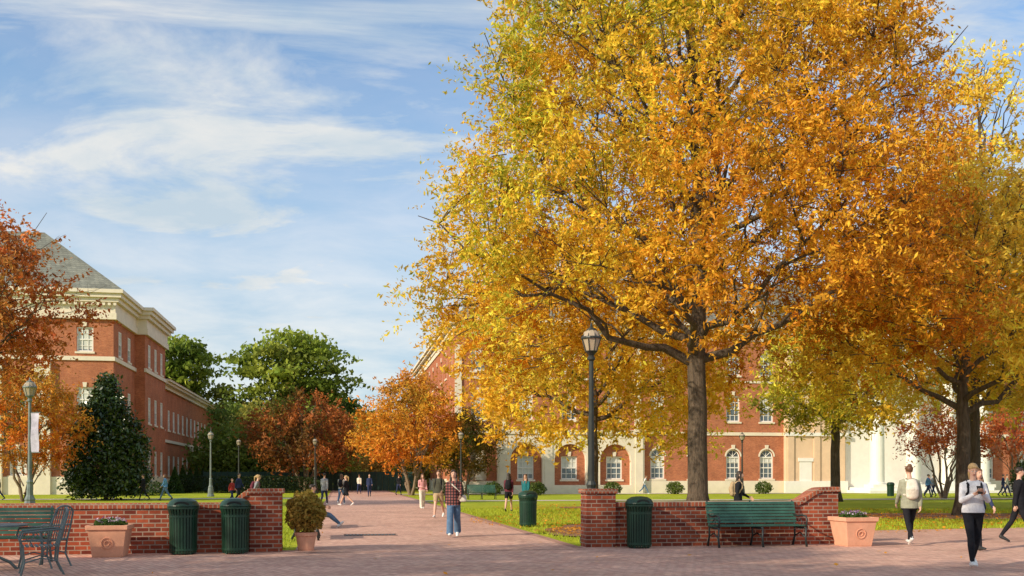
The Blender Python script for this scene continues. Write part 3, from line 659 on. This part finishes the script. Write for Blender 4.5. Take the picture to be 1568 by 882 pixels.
def chair(x,y,rot):
    par=empty('metal_garden_chair',(x,y,0),rot); mb=MB(); r=.016
    for s_ in(-1,1):
        xx=.27*s_
        mb.tube([(xx,-.28,0),(xx,-.23,.2),(xx,-.25,.43)],[r]*3,8); mb.tube([(xx*.95,.32,0),(xx*.9,.22,.22),(xx*.95,.24,.45),(xx,.30,.70),(xx*.85,.37,.92)],[r]*5,8)
        mb.tube([(xx,-.25,.43),(xx*1.1,-.29,.55),(xx*1.15,-.24,.66),(xx*1.15,0,.68),(xx,.28,.70)],[r]*5,8)
        mb.tube([(xx,-.1,.43),(xx*1.1,-.16,.54),(xx*1.1,-.05,.62),(xx*1.1,.05,.52)],[r*.6]*4,6)
        mb.tube([(xx,-.23,.2),(xx,0,.27),(xx,.22,.22)],[r*.7]*3,6)
    mb.tube([(.27*.85*math.cos(a)/1,.37,.92+.10*math.sin(a)) for a in np.linspace(0,math.pi,9)],[r]*9,8)
    for i in range(7):
        x_=-.18+.06*i; mb.tube([(x_,.235,.46),(x_,.30,.70),(x_,.375,.93+.07*math.cos(x_*6))],[.009]*3,6)
    for i in range(8): yy=-.25+i*.066; mb.box(-.27,.27,yy-.022,yy+.022,.435,.450)
    mb.tube([(-.27,-.26,.44),(.27,-.26,.44)],[r]*2,8); mb.tube([(-.26,.24,.46),(.26,.24,.46)],[r]*2,8); mb.tube([(-.26,.30,.70),(.26,.30,.70)],[.010]*2,8)
    mb.obj('frame_and_slats',[GREYM],par,smooth=False); return par
chair(-7.25,15.3,RAD(-62)); chair(-7.75,16.5,RAD(-100))
mb=MB(); mb.lathe([(.5,.70),(.52,.705),(.52,.73),(.5,.735)],32); mb.lathe([(.05,.1),(.035,.3),(.035,.6),(.08,.70)],12)
for k in range(4): a=k*1.571+.4; mb.tube([(0,0,.25),(.25*math.cos(a),.25*math.sin(a),.12),(.36*math.cos(a),.36*math.sin(a),0)],[.025]*3,8)
mb.obj('metal_garden_table',[GREYM],None,(-8.35,16.0,0))
# ---------------------------------------------------------------- people
EYE=M('eye_white_mat',(.75,.73,.7),.3,.02); PUP=M('pupil_mat',(.02,.015,.012),.2,.05); LIP=M('lip_mat',(.45,.16,.14),.5,.05)
def person(name,x,y,face=0,h=1.68,top='black',pants='black',shoe=SHOEW,hair='dark',hs='long',legs=((.35,.1),(-.3,.35)),arms=((-.3,.25),(.3,.35)),
           lean=0,wide=1.0,shorts=False,bag=None,bagc='grey',coat=False,vox=.02,phone=False,look=0,seated=False,loose=1.0,detail=True):
    mb=MB(); Rx=Matrix.Rotation(lean,4,'X'); hip=Vector((0,0,.92)); Ri=Rx.inverted()
    def U(p): p=Vector(p); q=Rx@(p-hip)+hip; return q
    SK,TP,PN,SH,HR,BG=0,1,2,3,4,5
    tb=.90 if not coat else .80; hem=tb+.005
    rings=[(tb,.158,.120),(.96,.158,.117),(1.05,.138,.102),(1.15,.140,.105),(1.27,.158,.115),(1.36,.160,.102),(1.42,.112,.08)]
    mb.tube([U((0,0,tb-.02))]+[U((0,0,z)) for z,a,b in rings],[(.150*loose,.112*loose)]+[(a*loose,b*loose) for z,a,b in rings],20,10)
    mb.tube([U((0,.0,1.40)),U((0,-.012,1.53))],[.052,.047],12,SK,round_=True)
    mb.tube([(-.070,0,.90),(.070,0,.90)],[.108*min(wide,1.12)]*2,14,10,round_=True)
    feet=[]
    for sgn,(th,kn) in zip((-1,1),legs):
        hp=Vector((sgn*.082,0,.90)); kd=Vector((sgn*.0,-math.sin(th),-math.cos(th))); k_=hp+kd*.42; ad=Vector((0,-math.sin(th-kn),-math.cos(th-kn))); an=k_+ad*.40
        mid=hp.lerp(k_,.5); m2=k_.lerp(an,.35)
        if shorts:
            mb.tube([hp,mid,hp.lerp(k_,.72)],[.092,.09,.086],12,11,round_=False); mb.tube([mid,k_],[.068,.052],12,SK,round_=True); mb.tube([k_,m2,an],[.05,.055,.034],12,SK,round_=True)
        elif wide>1.2:
            mb.tube([hp,mid,k_,m2,an+ad*.03],[.092,.092,.085,.088,.092],12,11,round_=False)
        else:
            mb.tube([hp,mid,k_],[.088,.076*wide,.056*wide],12,11,round_=True); mb.tube([k_,m2,an],[.055*wide,.058*wide,.036*wide],12,PN,round_=True)
        fa=(th-kn)*.8 if kn<.5 and th<=0 else max(0,(th-kn)*.6)
        fd=Vector((0,-math.cos(fa),math.sin(max(-.9,min(.6,fa))))).normalized()
        if seated: fd=Vector((0,-.75,.65)).normalized()
        dn=Vector((0,fd.z,-abs(fd.y))).normalized()
        heel=an+dn*.045-fd*.035; toe=an+dn*.055+fd*.16
        mb.tube([heel,heel.lerp(toe,.5)+(-dn)*.008,toe],[(.038,.042),(.044,.038),(.036,.024)],12,SH,round_=True); mb.tube([an,an+dn*.03],[.036,.036],10,SH,round_=True)
        feet+= [heel.z-.04,toe.z-.028]
    hands=[]
    for sgn,(sh,elb) in zip((-1,1),arms):
        s0=Vector((sgn*.158,0,1.360)); out=.12 if not phone else .16
        ud=Vector((sgn*math.sin(out),-math.sin(sh)*math.cos(out),-math.cos(sh)*math.cos(out))); e_=s0+ud*.275
        a2=sh+elb; inn=-.62*sgn if elb>1.2 else .0
        fd=Vector((inn,-math.sin(a2),-math.cos(a2))).normalized(); wr=e_+fd*.235
        lm=1.0+.6*(loose-1)
        mb.tube([U((sgn*.07,0,1.395)),U(s0),U(s0.lerp(e_,.5)),U(e_)],[.045*lm,.055*lm,.048*lm,.042*lm],12,TP,round_=True)
        mb.tube([U(e_),U(e_.lerp(wr,.5)),U(wr)],[.043*lm,.040*lm,.032*lm],12,TP,round_=True)
        pe=wr+fd*.085; mb.tube([U(wr-fd*.02),U(wr.lerp(pe,.5)),U(pe)],[(.022,.024),(.018,.034),(.015,.036)] if not phone else [(.024,.022),(.032,.018),(.034,.015)],10,SK,round_=True)
        hands.append((wr,pe,fd,sgn))
    hc=U((0,-.02,1.60)); LK=Matrix.Translation(hc)@Matrix.Rotation(lean*.3+look,4,'X')
    sv=mb.T; mb.T=LK
    mb.ell((0,.008,.02),(.068,.084,.086),SK,18,12); mb.ell((0,-.022,-.040),(.050,.058,.064),SK,16,10)
    mb.tube([(0,-.076,.018),(0,-.094,-.022)],[.010,.015],8,SK,round_=True)
    for s_ in(-1,1): mb.ell((s_*.070,.008,-.005),(.010,.018,.030),SK,8,6)
    mb.ell((0,.028,.038),(.077,.084,.082),HR,18,12)
    if hs in('long','pony','bun','short'): mb.tube([(-.06,-.02,.045),(-.03,-.055,.078),(.03,-.055,.078),(.06,-.02,.045)],[.022]*4,8,HR,round_=True)
    if hs=='long':
        mb.tube([(0,.05,.05),(0,.070,-.06),(0,.085,-.2),(0,.085,-.30)],[(.070,.045),(.080,.042),(.080,.038),(.055,.022)],14,HR,round_=True)
        for s_ in(-1,1): mb.tube([(s_*.058,-.005,.05),(s_*.074,0,-.05),(s_*.082,-.035,-.17),(s_*.072,-.085,-.27)],[.025,.024,.026,.012],8,HR,round_=True)
    if hs=='bun': mb.ell((0,.075,.105),(.040,.040,.040),HR)
    if hs=='pony': mb.tube([(0,.10,.06),(0,.15,.02),(0,.155,-.1),(0,.14,-.2)],[.025,.035,.032,.012],10,HR,round_=True)
    mb.T=sv
    if bag=='pack':
        mb.tube([U((0,.16,1.06)),U((0,.19,1.2)),U((0,.165,1.36))],[(.130,.075),(.135,.09),(.110,.06)],16,BG,round_=True)
        for s_ in(-1,1): mb.tube([U((s_*.09,.10,1.38)),U((s_*.10,.0,1.43)),U((s_*.105,-.085*loose,1.37)),U((s_*.115,-.112*loose,1.25)),U((s_*.14,-.03,1.12)),U((s_*.13,.10,1.08))],[.017]*6,8,BG)
    if bag=='side':
        mb.tube([U((.24,-.06,.93)),U((.24,-.06,1.04))],[(.10,.04),(.09,.035)],14,BG,round_=True)
        mb.tube([U((.22,-.05,1.06)),U((.12,-.125,1.2)),U((-.02,-.125,1.32)),U((-.10,-.03,1.43))],[.012]*4,6,BG)
    dz=-min(feet) ; k=h/1.71
    me=bpy.data.meshes.new(name); me.from_pydata(mb.v,[],mb.f); tmp=bpy.data.objects.new('tmp',me); sc.collection.objects.link(tmp)
    rm=tmp.modifiers.new('r','REMESH'); rm.mode='VOXEL'; rm.voxel_size=vox; rm.use_smooth_shade=True
    sm=tmp.modifiers.new('s','SMOOTH'); sm.factor=.5; sm.iterations=2
    dg=bpy.context.evaluated_depsgraph_get(); res=bpy.data.meshes.new_from_object(tmp.evaluated_get(dg)); bpy.data.objects.remove(tmp)
    bv=BVHTree.FromPolygons(mb.v,mb.f); mi_=[]
    for p in res.polygons:
        m_=mb.m[bv.find_nearest(p.center)[2]]
        if m_>=10:
            zz=(Ri@(p.center-hip)+hip).z
            if m_==11 and seated: m_=PN
            else: m_=TP if zz>hem else PN
        mi_.append(m_)
    ex=MB(); ex.v=[tuple(v.co) for v in res.vertices]; ex.f=[list(p.vertices) for p in res.polygons]; ex.m=mi_
    if detail:
        for wr,pe,fd,sgn in hands:
            pal_=Vector((0,-.5,.8)) if phone else Vector((-sgn*.9,-.2,0))
            ax=Vector((0,-1,0)) if not phone else Vector((1,0,0)); ax=(ax-fd*ax.dot(fd)).normalized()
            for i,(o_,l_) in enumerate(((-.027,.062),(-.009,.075),(.009,.07),(.027,.055))):
                b0=pe-fd*.012+ax*o_; b1=b0+fd*l_*.5+pal_*.008; b2=b1+fd*l_*.35+pal_*.022; b3=b2+fd*l_*.12+pal_*.02
                ex.tube([U(b0),U(b1),U(b2),U(b3)],[.0095,.0085,.008,.006],7,0,round_=True)
            t0=wr.lerp(pe,.3)+ax*.028; t1=t0+fd*.03+ax*.022+pal_*.01; t2=t1+fd*.028+pal_*.012
            ex.tube([U(t0),U(t1),U(t2)],[.012,.010,.008],7,0,round_=True)
        ex.T=LK
        for s_ in(-1,1):
            ex.ell((s_*.028,-.069,.006),(.014,.010,.007),6,10,6); ex.ell((s_*.028,-.076,.006),(.007,.006,.006),7,8,6)
            ex.tube([(s_*.015,-.079,.025),(s_*.030,-.080,.030),(s_*.044,-.070,.024)],[.004,.004,.002],5,4)
        ex.tube([(-.020,-.073,-.052),(0,-.081,-.050),(.020,-.073,-.052)],[.004,.007,.004],6,8)
        ex.T=Matrix.Identity(4)
    if phone:
        a=(U(hands[0][1])+U(hands[1][1]))/2; ex.T=Matrix.Translation(a+Vector((0,-.01,.045)))@Matrix.Rotation(-.6,4,'X'); ex.box(-.036,.036,-.005,.005,-.075,.075,7); ex.T=Matrix.Identity(4)
    ex.v=[((p[0])*k,(p[1])*k,(p[2]+dz)*k) for p in ex.v]
    return ex.obj(name,[SKIN,F[top],F[pants],shoe,HAIR[hair],F[bagc],EYE,PUP,LIP],None,(x,y,.012),RAD(face),smooth=True)
person('woman_walking',-1.44,24.6,0,1.66,'plaid','jeans',SHOEW,'dark','long',((.34,.12),(-.22,.30)),((-.15,.35),(.35,.9)),0,1.3,bag='side',bagc='cream',coat=True,vox=.012,loose=1.08)
person('woman_walking_with_phone',7.55,16.3,-8,1.70,'white','black',SHOEW,'blond','pony',((.36,.15),(-.16,.40)),((.30,1.75),(.35,1.70)),-.03,1.0,phone=True,look=.35,vox=.011,loose=1.15,bag='pack',bagc='black')
person('woman_with_backpack',8.71,21.8,176,1.78,'olive','black',SHOEW,'brown','bun',((.40,.1),(-.30,.45)),((-.3,.3),(.35,.4)),.05,.95,bag='pack',bagc='cream',coat=True,vox=.012,loose=1.18)
person('student_walking',9.45,20.2,10,1.68,'navy','black',SHOEB,'brown','long',((.3,.1),(-.3,.3)),vox=.016,bag='pack',bagc='black')
person('student_walking',11.45,22.5,70,1.72,'black','black',SHOEB,'dark','short',((.35,.1),(-.3,.3)),vox=.016,coat=True,loose=1.1)
person('student_with_backpack',6.13,27,75,1.66,'black','black',SHOEB,'dark','long',((.35,.1),(-.3,.3)),((-.1,.5),(.3,.8)),.06,bag='pack',bagc='tan',vox=.018)
person('student_walking',11.3,85,80,1.7,'white','jeans',SHOEW,'brown','short',((.5,.1),(-.45,.4)),lean=.22,vox=.025,detail=False)
person('student_with_backpack',-.14,42,170,1.66,'maroon','black',SHOEB,'dark','long',((.35,.1),(-.3,.3)),bag='pack',bagc='black',vox=.02,shorts=True)
person('student_walking',.55,40,-30,1.62,'teal','black',SHOEB,'brown','long',vox=.02)
person('man_in_shorts',-2.65,36,-10,1.76,'dkol','tan',SHOEW,'brown','short',((.4,.1),(-.35,.4)),((-.3,.5),(.3,.7)),vox=.018,shorts=True,bag='pack',bagc='black')
person('woman_walking',-4.14,46,20,1.62,'pink','cream',SHOEW,'brown','long',((.2,.1),(-.2,.2)),((.1,1.3),(.1,.5)),wide=1.25,vox=.02)
person('student_walking',-9.8,52,175,1.7,'grey','navy',SHOEW,'dark','short',vox=.022,coat=True,detail=False)
person('student_walking',-9.08,53,170,1.66,'cream','jeans',SHOEW,'brown','long',vox=.022,detail=False,bag='pack',bagc='black')
person('student_walking',-8.5,51,-100,1.62,'black','black',SHOEW,'blond','pony',((.5,.1),(-.4,.4)),vox=.022,detail=False,shorts=True)
person('student_with_backpack',-9.77,38,100,1.60,'grey','blue',SHOEW,'blond','pony',lean=.12,vox=.022,bag='pack',bagc='maroon')
person('student_walking',-15.1,55,70,1.7,'navy','black',SHOEB,'dark','short',vox=.025,detail=False)
person('student_walking',-15.75,56,60,1.4,'red','navy',SHOEB,'brown','short',vox=.025,detail=False)
person('woman_walking',-21.6,62,-80,1.72,'blue','jeans',SHOEB,'brown','long',((.45,.1),(-.4,.35)),vox=.025,wide=1.15,detail=False)
person('student_walking',-22.95,62,-70,1.66,'black','black',SHOEB,'dark','short',vox=.025,detail=False)
person('student_walking',-32.5,63,-70,1.7,'black','navy',SHOEB,'dark','short',vox=.025,detail=False)
for x,y,t,f in((-9.1,80,'black',160),(-10.6,74,'navy',10),(-13.2,86,'cream',175)): person('student_walking',x,y,f,1.7,t,'navy',SHOEB,'brown','short',vox=.025,detail=False)
for x,y,t,f in((30.1,72,'blue',40),(30.9,73,'grey',200),(37.0,75,'navy',60),(37.8,76,'olive',60),(33.5,80,'red',90)): person('student_walking',x,y,f,1.7,t,'navy',SHOEB,'dark','short',vox=.028,detail=False)
person('student_sitting',-5.72,29.0,98,1.7,'black','jeans',SHOEW,'dark','short',((1.38,.55),(1.30,.42)),((.35,.8),(.3,.9)),-.15,1.1,vox=.016,seated=True)
# ---------------------------------------------------------------- trees
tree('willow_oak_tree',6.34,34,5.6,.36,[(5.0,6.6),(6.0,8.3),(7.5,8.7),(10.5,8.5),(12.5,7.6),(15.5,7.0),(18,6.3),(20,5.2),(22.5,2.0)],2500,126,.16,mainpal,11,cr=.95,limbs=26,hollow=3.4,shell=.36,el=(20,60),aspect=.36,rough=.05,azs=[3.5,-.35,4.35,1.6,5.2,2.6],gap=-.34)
G1=palette([DOR,ORG,GLD,YEL,YGR]); Y1=palette([GLD,YEL,(.92,.66,.12),GLD]); RD=palette([(.36,.06,.02),(.55,.12,.03),(.60,.22,.05),(.48,.26,.07)])
OR2=palette([(.62,.13,.02),(.72,.24,.03),(.60,.34,.05),(.22,.26,.03)]); GR=palette([(.10,.16,.02),(.24,.30,.035),(.40,.42,.06)]); DG=palette([(.015,.04,.01),(.045,.08,.02),(.08,.11,.025)])
tree('oak_tree',3.9,48,4.4,.27,[(3.0,4.2),(4.2,6.0),(7,6.6),(10,5.8),(13,2)],500,70,.26,palette([ORG,GLD,(.85,.5,.04),YEL,YGR]),21,cr=1.0,limbs=12,hollow=.8,aspect=.4)
tree('oak_tree',17.2,38,4.0,.27,[(4.3,4.0),(5.4,5.8),(7.5,6.4),(9.5,5.6),(11.5,3.2),(12.5,1.5)],680,84,.21,palette([ORG,GLD,YEL,(.78,.46,.04),YGR]),22,cr=.9,limbs=15,hollow=1.6,aspect=.36,gap=-.45)
tree('yellow_oak_tree',21.4,46,5,.25,[(5,3.5),(9,4.6),(14,3.5),(18,2.3),(22.3,.4)],400,70,.23,Y1,23,cr=.85,limbs=22,el=(45,68),aspect=.4,gap=-.4)
tree('oak_tree',19.5,60,4.6,.30,[(4.6,3.2),(5.7,4.2),(8,4.2),(11.5,2.0)],300,63,.30,palette([GLD,(.6,.42,.04),YGR,(.30,.28,.04)]),24,cr=.95,limbs=9,hollow=.5)
tree('yellow_oak_tree',28,50,5,.28,[(5,4),(7,5.5),(12,5.5),(16,3.6),(19,1)],500,70,.26,Y1,25,cr=.95,limbs=14,aspect=.4,gap=-.4)
tree('red_maple_tree',-25.1,45,4.0,.25,[(6.2,2.4),(7.4,3.7),(9.5,4.3),(12,3.2),(13.6,1)],430,77,.19,RD,26,cr=1.0,limbs=14,aspect=.5,rough=.16,twigs=26)
tree('crape_myrtle_tree',-29.4,60,.5,.10,[(2.6,1.8),(4,3.2),(6.2,3.0),(7.4,1)],260,63,.22,OR2,27,cr=.8,limbs=7,stems=5,el=(55,70),bark=BARKL)
tree('magnolia_tree',-26.3,64.5,.6,.16,[(.4,2.0),(1.5,2.4),(3.5,2.2),(5.8,1.3),(7.9,.2)],650,45,.26,DG,28,cr=.5,limbs=14,shell=.3,mat=LEAFG,aspect=.5,sprig=False,lead=.95)
tree('crape_myrtle_tree',-19.8,95,.5,.15,[(2.6,3.2),(4.5,4.9),(7,4.4),(8.9,1.2)],260,56,.36,palette([(.14,.08,.02),(.30,.11,.03),(.42,.12,.03),(.16,.18,.03)]),29,cr=1.0,limbs=8,stems=6,el=(50,68),bark=BARKL)
tree('crape_myrtle_tree',-8.1,80,.5,.13,[(2.8,2.4),(4.4,4.0),(6.8,3.8),(9.4,1.0)],320,63,.28,palette([(.62,.13,.02),(.74,.27,.03),(.70,.36,.04),(.26,.28,.03)]),33,cr=.9,limbs=8,stems=7,el=(52,68),bark=BARKL)
tree('crape_myrtle_tree',-4.0,84,.5,.12,[(2.2,1.8),(3.6,2.7),(5,2.6),(6.5,.8)],170,56,.28,palette([(.10,.14,.02),(.3,.16,.03),(.35,.3,.04)]),31,cr=.8,limbs=6,stems=4,el=(55,68),bark=BARKL)
for i,(x,y,h) in enumerate(((29.5,68,6.2),(36,70,6.4))):
    tree('crape_myrtle_tree',x,y,.5,.10,[(3.0,1.8),(4.0,3.0),(5.2,2.8),(h,.8)],130,42,.22,RD,40+i,cr=.8,limbs=6,stems=5,el=(50,66),bark=BARKL)
# unseen oaks added out of frame, left, to cast dappled shade on the plaza
tree('oak_tree',-15.5,5.5,4.5,.28,[(5.0,2.8),(6.0,4.4),(8.5,4.8),(10.5,3.6),(12,1)],420,70,.24,G1,61,cr=1.0,limbs=12,gap=-.5)
tree('oak_tree',-7.5,1.5,5.0,.28,[(6,2.8),(7,4.2),(9,4.4),(11.5,1)],330,70,.24,G1,62,cr=1.0,limbs=11,gap=-.5)
tree('live_pine_tree',-33,150,10,.5,[(9,3),(12,6.5),(16,7.5),(20,5.8),(22.8,2)],110,110,.75,GR,32,cr=2.7,limbs=14,sprig=False,flatc=.30,aspect=.6,maxtw=4)
tree('live_pine_tree',-51,150,10,.5,[(13,3),(16,5.5),(20,4.8),(22.8,1.5)],60,100,.75,GR,33,cr=2.5,limbs=11,sprig=False,flatc=.30,aspect=.6,maxtw=4)
tree('live_pine_tree',-58,155,10,.5,[(13,3),(16,5.5),(19,4.8),(22.6,1.5)],55,100,.75,GR,34,cr=2.5,limbs=11,sprig=False,flatc=.30,aspect=.6,maxtw=4)
def treeline(name,items,ls,seed,n):
    rng=np.random.default_rng(seed); P=[];C=[]
    for (x,y,r,h,st) in items:
        k=rng.normal(size=(60,3)); k/=np.linalg.norm(k,axis=1)[:,None]; cc=np.stack([x+k[:,0]*r*.8,y+k[:,1]*r*.8,h*.52+k[:,2]*h*.42],1)
        idx=rng.integers(0,60,n); p=cc[idx]+rng.normal(size=(n,3))*r*.16; p[:,2]=np.clip(p[:,2],.1,None)
        P.append(p); C.append(palette(st)(p*.4,0,rng)*(.75+.5*rng.random(60))[idx][:,None])
    leafmesh(name,np.concatenate(P),np.full(n*len(items),ls),np.concatenate(C),rng,LEAF,None,.6,0)
g_=[(.08,.13,.025),(.17,.23,.035)]; y_=[(.20,.24,.04),(.42,.38,.07)]; o_=[(.45,.24,.05),(.50,.38,.08)]
its=[]; rt=random.Random(8)
for i in range(34):
    x=-62+i*2.4+rt.uniform(-1,1); its.append((x,rt.uniform(150,175),rt.uniform(4,6),rt.uniform(10,16) if x<-12 else rt.uniform(9,13),rt.choice([g_,g_,y_,y_,o_])))
for i in range(26): its.append((-230+i*7,rt.uniform(190,220),8,rt.uniform(12,17),rt.choice([g_,y_])))
for i in range(26): its.append((80+i*7,rt.uniform(150,190),8,rt.uniform(12,17),rt.choice([g_,y_])))
treeline('distant_tree_line',its,.9,77,1500)
its=[(-26,112,3,5.5,g_),(-29.5,110,3,6.5,g_),(-33,112,3.5,7,g_),(-23,116,3.5,7,y_),(-30,118,4,10,y_),(-35,125,4,11,g_),(-25,128,4,10.5,g_),(-14.5,118,3.5,8,o_),(-11,114,3,7,y_),(-18,125,4,9,y_)]
treeline('understory_trees',its,.45,78,3500)
for i in range(7): shrub('conical_shrub',-33.3-.17*(2+i*4)+3.6,84.7+4+i*4.2,0,.9,.9,2.3+.2*(i%2),1600,.22,[(.02,.05,.012),(.06,.10,.02)],50+i,shape='cone')
shrub('hedge',-24,92,0,6,1.0,1.5,6000,.2,[(.015,.03,.01),(.04,.06,.015)],60,shape='box')
shrub('hedge',-30,79,0,2.2,.8,1.1,2500,.18,[(.02,.05,.012),(.06,.10,.02)],62,shape='box')
for i,(x,y) in enumerate(((2.0,80),(-1.5,79.5),(-5.5,79),(8.5,84),(14,85.5),(22,87))): shrub('round_shrub',x,y,0,.8,.8,1.1,1200,.16,[(.05,.09,.02),(.16,.2,.04)],70+i)
shrub('evergreen_shrub',33.2,64,0,1.1,1.1,2.6,2500,.2,[(.015,.03,.01),(.04,.06,.015)],90,shape='round')
